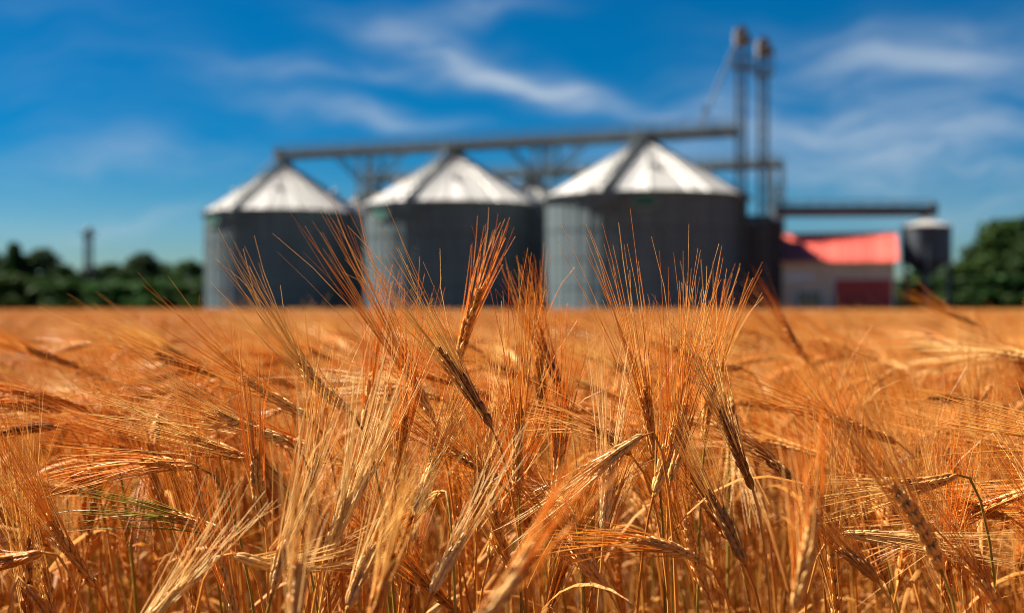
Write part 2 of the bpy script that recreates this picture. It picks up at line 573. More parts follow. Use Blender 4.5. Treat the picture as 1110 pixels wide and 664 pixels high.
# ------------------------------------------------------------------ conveyors
def conveyor(label, a, b, wid=1.3, dep=.55, rail=1.0):
    a, b = Vector(a), Vector(b)
    L = (b - a).length
    ang = math.atan2(b.y - a.y, b.x - a.x)
    pit = math.asin((b.z - a.z) / L)
    c = thing('conveyor', label, 'conveyor', a, 0, 'overhead grain conveyors')
    c.rotation_euler = (0, -pit, ang)
    MB().box(0, L, -.3, .3, 0, dep).build('trough', M['steel_dark'], c)
    MB().box(0, L, .32, .32 + wid * .5, .1, .15).box(0, L, -.32 - wid * .5, -.32, .1, .15).build('walkway', M['steel_dark'], c, kind='stuff')
    for yy in (.32 + wid * .5, -.32 - wid * .5):
        r = MB()
        for z in (.55, rail + .1):
            r.bar((0, yy, z), (L, yy, z), .06)
        r.bar((0, yy, .18), (L, yy, .18), .03, .16)
        n = max(2, int(L / 1.2))
        for i in range(n + 1):
            x = L * i / n
            r.bar((x, yy, .0), (x, yy, rail + .1), .06)
        r.build('railing', M['steel_dark'], c)
    g = MB()
    n = max(2, int(L / 3))
    for i in range(n + 1):
        x = L * i / n
        g.bar((x, -.9, -.06), (x, .9, -.06), .12)
    g.bar((0, -.45, -.12), (L, -.45, -.12), .1, .16)
    g.bar((0, .45, -.12), (L, .45, -.12), .1, .16)
    g.build('girder', M['steel_dark'], c)
    hd = MB().box(-.5, .05, -.42, .42, -.2, dep + .25)
    hd.build('drive_housing', M['steel_dark'], c)
    return c


s1, s2, s3 = silo_xy[:3]
dx, dy = s3[0] - s1[0], s3[1] - s1[1]
TW = W(803, 300, 101)
conveyor('long upper conveyor running over the peaks of the three front silos', (s1[0] - .4, s1[1] + .3, 14.15), (TW[0] - .3, 101.3, 13.55))
b1, b2 = silo_xy[3:]
BR = W(846, 176, 122)
conveyor('rear conveyor seen lower behind the front silos', (b1[0] - .5, b1[1], 14.35), (BR[0], 122, 13.3), 1.1, .55)
RE = W(1008, 230, 105)
RS = W(838, 230, 105.5)
conveyor('short lower conveyor running from elevators to the hopper bin', (RE[0], 105, 7.95), (RS[0], 105.5, 7.95), 1.1, .55, .9)


def trestle(label, x, y, h, rz, w=1.5, splay=1.7):
    t = thing('support_trestle', label, 'trestle', (x, y, 0), rz, 'steel trestles under the conveyors')
    for sx in (-1, 1):
        for sy in (-1, 1):
            MB().bar((sx * w / 2, sy * w / 2, 0), (sx * w / 2, sy * w / 2, h - .1), .16).build('post', M['steel_dark'], t)
    z = 1.0
    k = 0
    br = MB()
    while z < h - 1.8:
        for s in (-1, 1):
            br.bar((-w / 2, s * w / 2, z), (w / 2, s * w / 2, z + 1.8), .08)
            br.bar((w / 2, s * w / 2, z), (-w / 2, s * w / 2, z + 1.8), .08)
            br.bar((-w / 2, s * w / 2, z), (w / 2, s * w / 2, z), .08)
        z += 1.8
    br.build('bracing', M['steel_dark'], t, kind='stuff')
    for s in (-1, 1) if splay else ():
        for yy in (-.5, .5):
            MB().bar((s * .5, yy, h - 2.6), (s * (splay + 1.6), yy, h - .12), .14).build('strut', M['steel_dark'], t)
    return t


ang = math.atan2(dy, dx)
for (px, lab) in ((401, 'steel trestle with V struts between the left and middle silos'), (592, 'steel trestle with V struts between the middle and right silos')):
    u = (px - HX) / F
    # intersection with the line through s1..s3
    k = (u * s1[1] - s1[0]) / (dx - u * dy)
    x, y = s1[0] + dx * k, s1[1] + dy * k
    trestle(lab, x, y, 14.0 - .5 * k, ang)
tt = trestle('slim steel trestle at the right end of the rear conveyor', W(843, 0, 121)[0], 121.2, 13.15, .1, .9, 0)


# ------------------------------------------------------------------ bucket elevators
def elevator(label, px, d, top_py, plat_py, spout=False):
    x, y, ztop = W(px, top_py, d)
    e = thing('bucket_elevator', label, 'elevator', (x, y, 0), 0, 'bucket elevator towers')
    zh = ztop - 1.5
    for sx in (-.3, .3):
        c = MB().box(sx - .085, sx + .085, -.17, .17, 0, zh).build('casing', M['steel_rust'], e)
        fl = MB()
        z = 1.2
        while z < zh:
            fl.box(sx - .115, sx + .115, -.2, .2, z, z + .06)
            z += 2.4
        fl.build('flange', M['steel_dark'], c, kind='stuff')
    h = MB()
    n = 4
    v = []
    for yy in (-.36, .36):
        v += [(-.42, yy, zh), (.42, yy, zh)] + [(.5 * math.cos(math.pi * k / n), yy, zh + .85 + .62 * math.sin(math.pi * k / n)) for k in range(n + 1)]
    m_ = n + 3
    h.add(v, [tuple(range(m_)), tuple(range(2 * m_ - 1, m_ - 1, -1))] + [(k, m_ + k, m_ + (k + 1) % m_, (k + 1) % m_) for k in range(m_)])
    hd = h.build('head', M['head_steel'], e)
    MB().tube((.0, -.36, zh + .75), (.0, -.85, zh + .75), .24, .2, 14).build('motor', M['steel_dark'], hd)
    MB().box(.42, .78, -.28, .28, zh + .1, zh + .62).build('discharge_box', M['steel_dark'], hd)
    zp = W(px, plat_py, d)[2]
    p = MB().box(-.7, .7, -.7, .7, zp, zp + .07)
    pl = p.build('platform', M['steel_dark'], e)
    rl = MB()
    for z in (.5, 1.05):
        for a, b in (((-.7, -.7), (.7, -.7)), ((.7, -.7), (.7, .7)), ((.7, .7), (-.7, .7)), ((-.7, .7), (-.7, -.7))):
            rl.bar((*a, zp + z), (*b, zp + z), .05)
    for a in ((-.7, -.7), (.7, -.7), (.7, .7), (-.7, .7), (0, -.7), (0, .7)):
        rl.bar((*a, zp), (*a, zp + 1.05), .05)
    rl.build('guard_rail', M['steel_dark'], pl)
    ld = MB()
    for xx in (-.12, .12):
        ld.bar((xx, -.3, .3), (xx, -.3, zp), .04)
    z = .5
    while z < zp:
        ld.bar((-.12, -.3, z), (.12, -.3, z), .035)
        z += .35
    for k in range(int(zp / 1.1)):
        zz = 1.8 + k * 1.1
        if zz < zp:
            ld.bar((-.2, -.3, zz), (-.2, -.75, zz), .03).bar((.2, -.3, zz), (.2, -.75, zz), .03).bar((-.2, -.75, zz), (.2, -.75, zz), .03).bar((-.3, -.18, zz), (.3, -.18, zz), .04)
    ld.build('caged_ladder', M['steel_dark'], e)
    if spout:
        MB().tube((-.4, 0, zh + .2), (-2.75, .4, 14.4), .08, .08, 10).build('spout', M['steel_dark'], e)
        MB().bar((-2.6, .4, 13.9), (-2.6, .4, 15.7), .1).build('spout_post', M['steel_dark'], e)
    return e


elevator('taller left bucket elevator tower with rounded tan head', 803, 101, 28, 74, True)
elevator('shorter right bucket elevator tower with rounded tan head', 827, 101.5, 40, 82)
lk = thing('link_platform', 'steel catwalk joining the two elevator towers below their heads', 'catwalk', (W(815, 0, 101)[0], 101.2, 0))
MB().box(-.5, .5, -.45, .45, 18.2, 18.27).build('deck', M['steel_dark'], lk)
MB().bar((-.5, -.45, 19.2), (.5, -.45, 19.2), .05).bar((0, -.45, 18.27), (0, -.45, 19.2), .05).build('rail', M['steel_dark'], lk)

# dark sheet-clad pit house at the foot of the elevators
ph = thing('pit_house', 'narrow dark sheet-clad building at the foot of the elevators', 'building', (W(826, 0, 102)[0], 102.2, 0))
hw = 1.42
bd = MB().box(-hw, hw, -.8, 2.6, 0, 7.1).build('wall', M['dark_sheet'], ph)
nb = 10
pmsh = MB().box(-.12, .12, -.05, 0, .1, 7.15).mesh('cladding_sheet', M['dark_sheet'])
for i in range(nb):
    link('cladding_sheet', pmsh, bd, (-hw + .145 + i * (2 * hw - .29) / (nb - 1), -.803, 0))
MB().add([(-hw - .1, -.95, 7.15), (hw + .1, -.95, 7.15), (hw + .1, 2.7, 7.75), (-hw - .1, 2.7, 7.75), (-hw - .1, -.95, 7.25), (hw + .1, -.95, 7.25), (hw + .1, 2.7, 7.85), (-hw - .1, 2.7, 7.85)],
         [(3, 2, 1, 0), (4, 5, 6, 7), (0, 1, 5, 4), (1, 2, 6, 5), (2, 3, 7, 6), (3, 0, 4, 7)]).build('roof', M['dark_sheet'], ph)

# ------------------------------------------------------------------ hopper bin
hb = thing('hopper_bin', 'dark round steel hopper bin on legs beside the red-roofed shed', 'bin', (*W(1004, 0, 104.2)[:2], 0))
hb.scale = (1.055, 1.055, 1.055)
MB().lathe([(1.74 + .012 * math.sin(k * math.pi / 2), 4.1 + 2.45 * k / 64) for k in range(65)], 40).build('shell', M['bin_metal'], hb, True)
MB().lathe([(1.82, 6.5), (1.84, 6.58), (.4, 7.05), (.4, 7.15), (0, 7.16)], 40).build('lid', M['roof_metal'], hb)
MB().lathe([(1.78, 4.2), (1.78, 4.08), (.3, 3.1), (.3, 2.8), (0, 2.8)], 40).build('cone', M['bin_metal'], hb)
for k in range(6):
    a = 2 * math.pi * k / 6 + .3
    MB().bar((1.72 * math.cos(a), 1.72 * math.sin(a), 0), (1.72 * math.cos(a), 1.72 * math.sin(a), 5.2), .16).build('leg', M['steel_dark'], hb)
MB().tube((.1, 1.2, 7.5), (.0, .2, 6.9), .16, .16, 10).build('inlet_spout', M['steel_dark'], hb)

# ------------------------------------------------------------------ shed with the red roof
A = W(848, 0, 101.3)
B = W(970, 0, 99.4)
vec = B[:2] - A[:2]
Ls = float(np.hypot(*vec))
sh = thing('shed', 'low cream shed with faded red sheet roof and dark red door', 'shed', (A[0], A[1], 0), math.atan2(vec[1], vec[0]))
EH, RH, DP = 4.25, 6.35, 9.0
wl = MB()
wl.add([(0, 0, 0), (Ls, 0, 0), (Ls, DP, 0), (0, DP, 0), (0, 0, EH), (Ls, 0, EH), (Ls, DP, EH), (0, DP, EH), (0, DP / 2, RH - .15), (Ls, DP / 2, RH - .15)],
       [(0, 1, 5, 4), (1, 2, 6, 9, 5), (2, 3, 7, 6), (3, 0, 4, 8, 7)])
wall = wl.build('wall', M['cream'], sh)
rf = MB().add([(-.2, -.25, EH - .12), (Ls + .2, -.25, EH - .12), (Ls + .2, DP / 2, RH - .05), (-.2, DP / 2, RH - .05), (-.2, DP + .25, EH - .12), (Ls + .2, DP + .25, EH - .12)],
              [(0, 1, 2, 3), (3, 2, 5, 4)]).build('roof', M['steel_dark'], sh)
ns = 10
sw = (Ls + .5) / ns
for side in (0, 1):
    y0, y1 = (-.35, DP / 2 + .05) if side == 0 else (DP + .35, DP / 2 - .05)
    sl = (RH - EH) / (DP / 2)
    z0, z1 = EH - .13, EH - .13 + sl * (DP / 2 + .4)
    v, f = [], []
    xs = [(-.5, .09), (-.44, .09), (-.40, .03), (-.18, .03), (-.14, .06), (-.1, .03), (.1, .03), (.14, .06), (.18, .03), (.40, .03), (.44, .09), (.5, .09)]
    for yy, zz in ((y0, z0), (y1, z1)):
        v += [(xx * sw * .995, yy, zz + dz) for xx, dz in xs]
    q = len(xs)
    f = [(i, i + 1, q + i + 1, q + i) for i in range(q - 1)]
    v += [(-.5 * sw * .995, y0, z0 - .02), (.5 * sw * .995, y0, z0 - .02)]
    f += [tuple([2 * q, 2 * q + 1] + list(range(q - 1, -1, -1)))]
    mm = MB().add(v, f).mesh('roof_sheet', M['red_sheet'])
    for i in range(ns):
        link('roof_sheet', mm, rf, (-.25 + sw * (i + .5), 0, random.uniform(0, .012)))
MB().bar((-.27, DP / 2, RH + .1), (Ls + .27, DP / 2, RH + .1), .35, .1).build('ridge_cap', M['red_sheet'], rf)


def sx_of(px):     # shed-local x seen at photograph column px
    u = (px - HX) / F
    k = (u * A[1] - A[0]) / (vec[0] - u * vec[1])
    return k * Ls


d0, d1 = sx_of(905), sx_of(967)
MB().box(d0 - .12, d1 + .12, -.06, -.003, 0, 3.02).build('door_frame', M['white_trim'], wall)
door = MB().box(d0, d1, -.09, -.065, .05, 2.9).build('door', M['red_door'], sh)
nd = 8
pm_ = MB().box(-.5 * (d1 - d0) / nd + .012, .5 * (d1 - d0) / nd - .012, -.115, -.092, .07, 2.88).mesh('door_board', M['red_door'])
for i in range(nd):
    link('door_board', pm_, door, (d0 + (i + .5) * (d1 - d0) / nd, 0, 0))
w0, w1 = sx_of(864), sx_of(891)
win = MB().box(w0 - .1, w1 + .1, -.05, -.004, .75, 2.1).build('window', M['white_trim'], sh)
for i in range(2):
    xa = w0 + (w1 - w0) * (i / 2 + .015)
    xb = w0 + (w1 - w0) * ((i + 1) / 2 - .015)
    MB().box(xa, xb, -.075, -.053, .85, 2.0).build('pane', M['glass'], win)
MB().box(w0 - .2, w1 + .2, -.16, -.055, .66, .745).build('sill', M['concrete'], win)
MB().box(sx_of(851), sx_of(882), -.05, -.004, 2.75, 3.35).build('wall_panel', M['white_trim'], sh)

# ------------------------------------------------------------------ lattice mast on the left
mx = W(96, 0, 190)
mast = thing('lattice_mast', 'slim grey lattice mast with a dark cap rising above the left trees', 'mast', (mx[0], mx[1], 0))
H = 10.8
for sx in (-1, 1):
    for sy in (-1, 1):
        MB().bar((sx * .55, sy * .55, 0), (sx * .42, sy * .42, H), .12).build('leg', M['wood_grey'], mast)
br = MB()
for k in range(7):
    z0, z1 = k * 1.5 + .2, k * 1.5 + 1.7
    w0_, w1_ = .55 - .13 * z0 / H, .55 - .13 * z1 / H
    for s in (-1, 1):
        br.bar((-w0_, s * w0_, z0), (w1_, s * w1_, z1), .09).bar((w0_, s * w0_, z0), (-w1_, s * w1_, z1), .09)
        br.bar((s * w0_, -w0_, z0), (s * w1_, w1_, z1), .09).bar((s * w0_, w0_, z0), (s * w1_, -w1_, z1), .09)
br.build('bracing', M['wood_grey'], mast, kind='stuff')
MB().box(-.95, .95, -.95, .95, H - .1, H + .1).build('platform', M['steel_dark'], mast)
MB().lathe([(0, H + .1), (.55, H + .1), (.55, H + .75), (.3, H + 1.0), (0, H + 1.05)], 20).build('cap', M['steel_dark'], mast)


# ------------------------------------------------------------------ trees
def tube_pts(pts, rad, sides=6):
    pts = np.asarray(pts, float)
    n = len(pts)
    t = np.gradient(pts, axis=0)
    t /= np.linalg.norm(t, axis=1)[:, None] + 1e-12
    ref = np.array([0.0, 1.0, 0.0]) if abs(t[:, 1]).max() < .9 else np.array([1.0, 0.0, 0.0])
    if abs(t @ ref).max() > .97:
        ref = np.array([.57, .57, .59])
    a = np.cross(t, ref)
    a /= np.linalg.norm(a, axis=1)[:, None] + 1e-12
    b = np.cross(t, a)
    th = np.arange(sides) * 2 * np.pi / sides
    rad = np.broadcast_to(np.asarray(rad, float), (n,))
    v = pts[:, None] + rad[:, None, None] * (np.cos(th)[None, :, None] * a[:, None] + np.sin(th)[None, :, None] * b[:, None])
    i = np.arange(sides)
    j = (i + 1) % sides
    q = []
    for k in range(n - 1):
        q.append(np.stack([k * sides + i, k * sides + j, (k + 1) * sides + j, (k + 1) * sides + i], 1))
    return v.reshape(-1, 3), np.concatenate(q)


def crown_mesh(name, h, rx, base, mat, shape, seed, clumps=150, per=60, leaf=.24):
    g = np.random.default_rng(seed)
    lob = [(g.uniform(0, 2 * np.pi), g.uniform(.12, .9), g.uniform(.7, 1.15)) for _ in range(7)]
    cs = []
    while len(cs) < clumps:
        u = g.uniform(0, 1)
        a = g.uniform(0, 2 * np.pi)
        if shape == 'cone':
            prof = (1 - u) ** .75 * (.55 + .45 * min(1, u * 6))
        else:
            prof = math.sqrt(max(0, 1 - (2 * u - .85) ** 2 / 1.35)) * (.8 + .2 * math.sin(u * 9 + seed))
        k = 1.0
        for la, lu, amp in lob:
            k += .28 * (amp - .8) * math.exp(-((u - lu) / .2) ** 2) * (1 + math.cos(a - la))
        rr = rx * prof * k * g.uniform(.25, 1.0) ** .45
        cs.append((rr * math.cos(a), rr * math.sin(a), base + (h - base) * u * g.uniform(.93, 1.0)))
    cs = np.array(cs)
    cr = g.uniform(.35, .75, len(cs)) * rx * .38
    c = np.repeat(cs, per, 0)
    d = g.normal(size=c.shape)
    d /= np.linalg.norm(d, axis=1)[:, None]
    pos = c + d * (np.repeat(cr, per) * g.uniform(.2, 1, len(c)) ** .4)[:, None] * np.array([1, 1, .75])
    nrm = d + g.normal(size=c.shape) * .6
    nrm /= np.linalg.norm(nrm, axis=1)[:, None]
    a = np.cross(nrm, g.normal(size=c.shape))
    a /= np.linalg.norm(a, axis=1)[:, None]
    b = np.cross(nrm, a)
    s = (leaf * g.uniform(.6, 1.3, len(c)))[:, None]
    v = np.stack([pos - a * s, pos + b * s * .6, pos + a * s, pos - b * s * .6], 1).reshape(-1, 3)
    f = np.arange(len(v)).reshape(-1, 4)
    return mesh_from(name, v, f, [mat])


def trunk_mesh(name, h, r, seed):
    g = np.random.default_rng(seed)
    vs, fs, off = [], [], 0
    z = np.linspace(0, h * .8, 7)
    p = np.stack([np.cumsum(g.normal(0, .08, 7)), np.cumsum(g.normal(0, .08, 7)), z], 1)
    p -= p[0]
    v, f = tube_pts(p, np.linspace(r, r * .25, 7), 8)
    vs.append(v); fs.append(f); off += len(v)
    for k in range(7):
        i = int(g.integers(2, 6))
        a = g.uniform(0, 2 * np.pi)
        l = h * g.uniform(.15, .3)
        tt_ = np.linspace(0, 1, 4)[:, None]
        q = p[i] + tt_ * l * np.array([math.cos(a), math.sin(a), .5]) + tt_ ** 2 * np.array([0, 0, l * .4])
        v, f = tube_pts(q, np.linspace(r * .4, r * .08, 4), 6)
        vs.append(v); fs.append(f + off); off += len(v)
    return mesh_from(name, np.concatenate(vs), np.concatenate(fs), [M['bark']], True)


TREE = {}
for kind, (shape, h, rx, base, mk) in dict(round_a=('round', 8, 3.2, 1.0, 'leaf'), round_b=('round', 8, 3.6, .7, 'leaf_dark'), cone=('cone', 10, 2.2, .7, 'leaf_dark'),
                                           bush_a=('round', 4, 3.0, .1, 'leaf'), bush_b=('round', 4, 2.6, .1, 'leaf_dark')).items():
    sd = len(TREE) * 17 + 5
    TREE[kind] = (crown_mesh('crown', h, rx, base, M[mk], shape, sd), trunk_mesh('trunk', h, .05 * h * .6, sd), h)


def tree(kind, px, top_py, d, label, sx=1.0, group=None, rz=None):
    cm, tm, h = TREE[kind]
    top = W(px, top_py, d)
    hs = top[2] / h
    nm = {'cone': 'conifer_tree', 'round_a': 'broadleaf_tree', 'round_b': 'broadleaf_tree', 'bush_a': 'shrub', 'bush_b': 'shrub'}[kind]
    o = thing(nm, label, 'shrub' if 'bush' in kind else 'tree', (top[0], d, 0), random.uniform(0, 6.28) if rz is None else rz, group)
    o.scale = (hs * sx * 1.3, hs * sx * 1.3, hs)
    link('trunk', tm, o)
    link('crown', cm, o)
    return o


LG, RG = 'trees along the left horizon', 'trees at the right edge beyond the field'
tree('cone', 16, 263, 185, 'tall narrow dark tree at the far left edge', 1.1, LG)
tree('round_b', -14, 270, 190, 'dark broad tree cut by the left picture edge', .9, LG)
tree('round_b', 46, 272, 188, 'dark bushy tree right of the tall narrow one at far left', .95, LG)
tree('round_a', 76, 295, 196, 'low green tree just left of the lattice mast', .9, LG)
tree('round_a', 121, 286, 194, 'low green tree just right of the lattice mast', .8, LG)
tree('round_b', 155, 276, 188, 'round dark green tree midway between mast and left silo', .95, LG)
tree('round_a', 182, 295, 200, 'pale low tree between two rounder trees left of the silo', .9, LG)
tree('round_a', 207, 283, 186, 'round green tree touching the left silo edge', 1.0, LG)
tree('round_b', 236, 287, 190, 'green tree mostly hidden behind the left silo', 1.0, LG)
for i, (px, py, lab) in enumerate([(2, 299, 'low shrub under the tall narrow tree at far left'), (32, 310, 'low shrub between the two tall left trees'), (62, 303, 'low shrub at the foot of the bushy dark tree'),
                                   (92, 314, 'low shrub at the foot of the lattice mast'), (120, 306, 'low shrub to the right of the mast foot'), (144, 312, 'low shrub left under the round dark tree'),
                                   (172, 305, 'low shrub right under the round dark tree'), (196, 315, 'low shrub left of the silo under the round green tree'), (220, 304, 'low shrub tucked against the left silo edge')]):
    tree(('bush_a', 'bush_b')[i % 2], px, py, 180, lab, 1.25, LG)
tree('round_b', 100, 291, 192, 'green tree standing right behind the lattice mast', 1.0, LG)
tree('round_a', 64, 287, 190, 'green tree filling the gap right of the bushy dark tree', .9, LG)
tree('round_b', 138, 289, 193, 'green tree filling the gap left of the round dark tree', .9, LG)
tree('round_a', 176, 286, 192, 'green tree filling the gap right of the round dark tree', .9, LG)
tree('round_a', 1100, 238, 128, 'large green tree at the right picture edge', 1.0, RG)
tree('round_b', 1066, 262, 132, 'mid-height green tree left of the large right edge tree', .95, RG)
tree('round_a', 1042, 286, 126, 'low spreading green tree right of the hopper bin', 1.1, RG)
tree('round_b', 1132, 248, 124, 'tree cut off by the right picture edge', 1.0, RG)
tree('round_b', 1000, 289, 118, 'dark tree behind the legs of the hopper bin', 1.0, RG)
for px, py, lab in [(990, 304, 'dark shrub between the shed and hopper bin legs'), (1022, 303, 'dark shrub right under the hopper bin'), (1052, 302, 'shrub in front of the low spreading right tree'),
                    (1084, 300, 'shrub in front of the large right edge tree'), (1112, 304, 'shrub at the right picture edge')]:
    tree('bush_b', px, py, 112, lab, 1.6, RG)

# ------------------------------------------------------------------ barley
KT = []      # kernel template: spindle along +Z, unit length, unit radius
for r_, z_ in ((.55, .12), (1.0, .42), (.72, .74)):
    for k in range(6):
        KT.append((r_ * math.cos(k * math.pi / 3), r_ * math.sin(k * math.pi / 3), z_))
KT.append((0, 0, 0)); KT.append((0, 0, 1.0))
KT = np.array(KT)
KF = []
for k in range(6):
    j = (k + 1) % 6
    KF += [(18, j, k), (12 + k, 12 + j, 19)]
    for r_ in (0, 1):
        KF += [(r_ * 6 + k, r_ * 6 + j, (r_ + 1) * 6 + j), (r_ * 6 + k, (r_ + 1) * 6 + j, (r_ + 1) * 6 + k)]
KF = np.array(KF)


def unit(v):
    return v / (np.linalg.norm(v, axis=-1, keepdims=True) + 1e-12)


def bez(p0, p1, p2, p3, n):
    s = np.linspace(0, 1, n)[:, None]
    return (1 - s) ** 3 * p0 + 3 * (1 - s) ** 2 * s * p1 + 3 * (1 - s) * s ** 2 * p2 + s ** 3 * p3


def plant_parts(foot, e0, e1, awn_end, g, lod=0, spread=.17, nodes=None, ear_bow=0.0, rise=.6, leaf=True, seg=4):
    """foot on the ground, ear base e0, ear tip e1, mean end of the awns; returns part -> (verts, tris/quads)"""
    foot, e0, e1, awn_end = (np.asarray(x, float) for x in (foot, e0, e1, awn_end))
    P = {}
    d = unit(e1 - e0)
    Lr = np.linalg.norm(e1 - e0)
    hh = max(.1, e0[2] - foot[2])
    # stem: rises from the ground, then arches into the ear
    down = max(0.0, .45 - d[2])
    k = .06 - .015 * down
    pull = e0 - d * k
    stem = bez(foot, foot + np.array([(e0[0] - foot[0]) * .12, (e0[1] - foot[1]) * .12, hh * rise]), pull + np.array([0, 0, .02 * down]), e0, 12 if lod == 0 else 6)
    rad = np.linspace(.0019, .0011, len(stem))
    if lod == 0:
        for q in (3, 6):
            rad[q] *= 1.45
    P['stem'] = tube_pts(stem, rad, 5 if lod == 0 else 3)
    # ear axis
    awd = unit(awn_end - e1)
    c1 = e0 + d * Lr * .5
    bow = unit(np.cross(d, [0, 1, 0]) + 1e-6) * ear_bow * Lr
    n = nodes or (17 if lod == 0 else 8)
    s = np.linspace(0, 1, n)
    axis = bez(e0, e0 + d * Lr * .33 + bow, e1 - unit(d + .6 * awd) * Lr * .33 + bow, e1, n)
    T = unit(np.gradient(axis, axis=0))
    roll = g.uniform(0, np.pi)
    ref = unit(g.normal(size=3))
    S = unit(np.cross(T, ref))
    N = np.cross(T, S)
    P['rachis'] = tube_pts(axis, np.linspace(.0016, .0006, n), 4)
    angs = (0.0, 1.05, -1.05) if lod == 0 else (0.0,)
    base, rad_, tan_, tt_ = [], [], [], []
    for i in range(n):
        sg = 1 if i % 2 else -1
        for a in angs:
            rd = (math.cos(a) * S[i] * sg + math.sin(a) * N[i])
            base.append(axis[i]); rad_.append(rd); tan_.append(T[i]); tt_.append(s[i])
    base, rad_, tan_, tt_ = map(np.array, (base, rad_, tan_, tt_))
    m_ = len(base)
    env = .72 + .5 * np.sin(np.pi * np.clip(tt_ * .8 + .22, 0, 1))
    tilt = np.radians(g.uniform(8, 18, m_))[:, None]
    kax = unit(tan_ * np.cos(tilt) + rad_ * np.sin(tilt))
    ksz = g.uniform(.85, 1.12)
    klen = (.0125 if lod == 0 else .018) * ksz * env * g.uniform(.9, 1.1, m_)
    kw = (.00165 if lod == 0 else .0042) * ksz * env * g.uniform(.85, 1.15, m_)
    kb = base + rad_ * (.0013 * env)[:, None]
    kx = unit(np.cross(kax, g.normal(size=(m_, 3))))
    ky = np.cross(kax, kx)
    if lod == 0:
        v = kb[:, None] + KT[None, :, 0:1] * kx[:, None] * kw[:, None, None] + KT[None, :, 1:2] * ky[:, None] * kw[:, None, None] + KT[None, :, 2:3] * kax[:, None] * klen[:, None, None]
        f = KF[None] + (np.arange(m_) * 20)[:, None, None]
        P['kernels'] = (v.reshape(-1, 3), f.reshape(-1, 3))
    else:
        P['kernels'] = tube_pts(axis, .0058 * np.sin(np.pi * np.clip(s * .85 + .12, 0, 1)) * g.uniform(.8, 1.2, n) + .001, 5)
    # awns
    kt = kb + kax * klen[:, None] * .92
    if lod == 0:
        keep = np.sort(g.permutation(m_)[:int(m_ * .62)])
        kt, kax, rad_, tt_, tan_ = kt[keep], kax[keep], rad_[keep], tt_[keep], tan_[keep]
        m_ = len(kt)
    if lod == 2:
        kt, kax, rad_, tt_ = kt[::2], kax[::2], rad_[::2], tt_[::2]
        m_ = len(kt)
    La = np.linalg.norm(awn_end - e1)
    # lower awns start further back; all end in a loose brush
    L_ = (La + (1 - tt_) * Lr * .62) * g.uniform(.72, 1.08, m_) * np.where(g.uniform(size=m_) < .16, g.uniform(.25, .7, m_), 1.0)
    side_bend = g.normal(size=(m_, 3)) * .05 * np.where(g.uniform(size=m_) < .12, 3.0, 1.0)[:, None]
    d0 = unit(.55 * kax + .45 * tan_[:m_] if lod != 2 else kax)
    tgt = unit(awd + rad_ * spread * g.uniform(.3, 1.5, m_)[:, None] + g.normal(size=(m_, 3)) * spread * .42)
    ns_ = seg if lod == 0 else 2
    u = np.linspace(0, 1, ns_ + 1)
    cur = kt[:, None] + L_[:, None, None] * (u[None, :, None] * d0[:, None] * .3 * (2 - u[None, :, None]) / 1.0 + (u ** 1.15)[None, :, None] * tgt[:, None] * .72 + (u ** 2.2)[None, :, None] * side_bend[:, None])
    tg = unit(np.gradient(cur, axis=1))
    ax = unit(np.cross(tg, np.broadcast_to(unit(g.normal(size=(m_, 1, 3))), tg.shape)))
    bx = np.cross(tg, ax)
    r0 = .00054 if lod == 0 else (.0006 if lod == 1 else .0010)
    ra = (r0 * (1 - .72 * u))[None, :, None] * g.uniform(.8, 1.2, m_)[:, None, None]
    v = np.stack([cur + ra * (math.cos(q) * ax + math.sin(q) * bx) for q in (0, 2.094, 4.189)], 2)   # m, ns+1, 3, 3
    idx = []
    for k in range(ns_):
        for i in range(3):
            j = (i + 1) % 3
            idx.append((k * 3 + i, k * 3 + j, (k + 1) * 3 + j)); idx.append((k * 3 + i, (k + 1) * 3 + j, (k + 1) * 3 + i))
    idx = np.array(idx)
    f = idx[None] + (np.arange(m_) * 3 * (ns_ + 1))[:, None, None]
    P['awns'] = (v.reshape(-1, 3), f.reshape(-1, 3))
    # dry leaf blades
    if leaf and lod < 2:
        P['leaves'] = []
        for q in range(1 if lod else int(g.integers(1, 3))):
            i = int(len(stem) * g.uniform(.35, .74))
            st_ = stem[i]
            a = g.uniform(0, 2 * np.pi)
            o = np.array([math.cos(a), math.sin(a), 0])
            l = g.uniform(.10, .22)
            up = g.uniform(.2, 1.3)
            drp = g.uniform(.7, 2.2)
            u = np.linspace(0, 1, 8 if lod == 0 else 4)[:, None]
            cl = st_ + l * (u * (o * .7 + np.array([0, 0, up])) + u ** 2 * np.array([0, 0, -drp]) + .25 * u ** 2 * o)
            tw = g.uniform(-2.5, 2.5) * u[:, 0]
            sd = np.cross(o, [0, 0, 1.0])
            tg = unit(np.gradient(cl, axis=0))
            n2 = np.cross(sd, tg)
            w_ = (.0026 * np.sin(np.pi * np.clip(u[:, 0] * .93 + .12, 0, 1)) ** .7)[:, None]
            s_ = np.cos(tw)[:, None] * sd + np.sin(tw)[:, None] * n2
            fold = .35 * w_ * unit(np.cross(tg, s_))
            v = np.stack([cl - s_ * w_ + fold, cl, cl + s_ * w_ + fold], 1).reshape(-1, 3)
            f = []
            for k in range(len(cl) - 1):
                for c_ in (0, 1):
                    f.append((k * 3 + c_, k * 3 + c_ + 1, (k + 1) * 3 + c_ + 1, (k + 1) * 3 + c_))
            P['leaves'].append((v, np.array(f)))
    return P


def tri(f):
    return f if f.shape[1] == 3 else np.concatenate([f[:, [0, 1, 2]], f[:, [0, 2, 3]]])


BM = [M['stem'], M['kernel'], M['awn'], M['dry_leaf']]


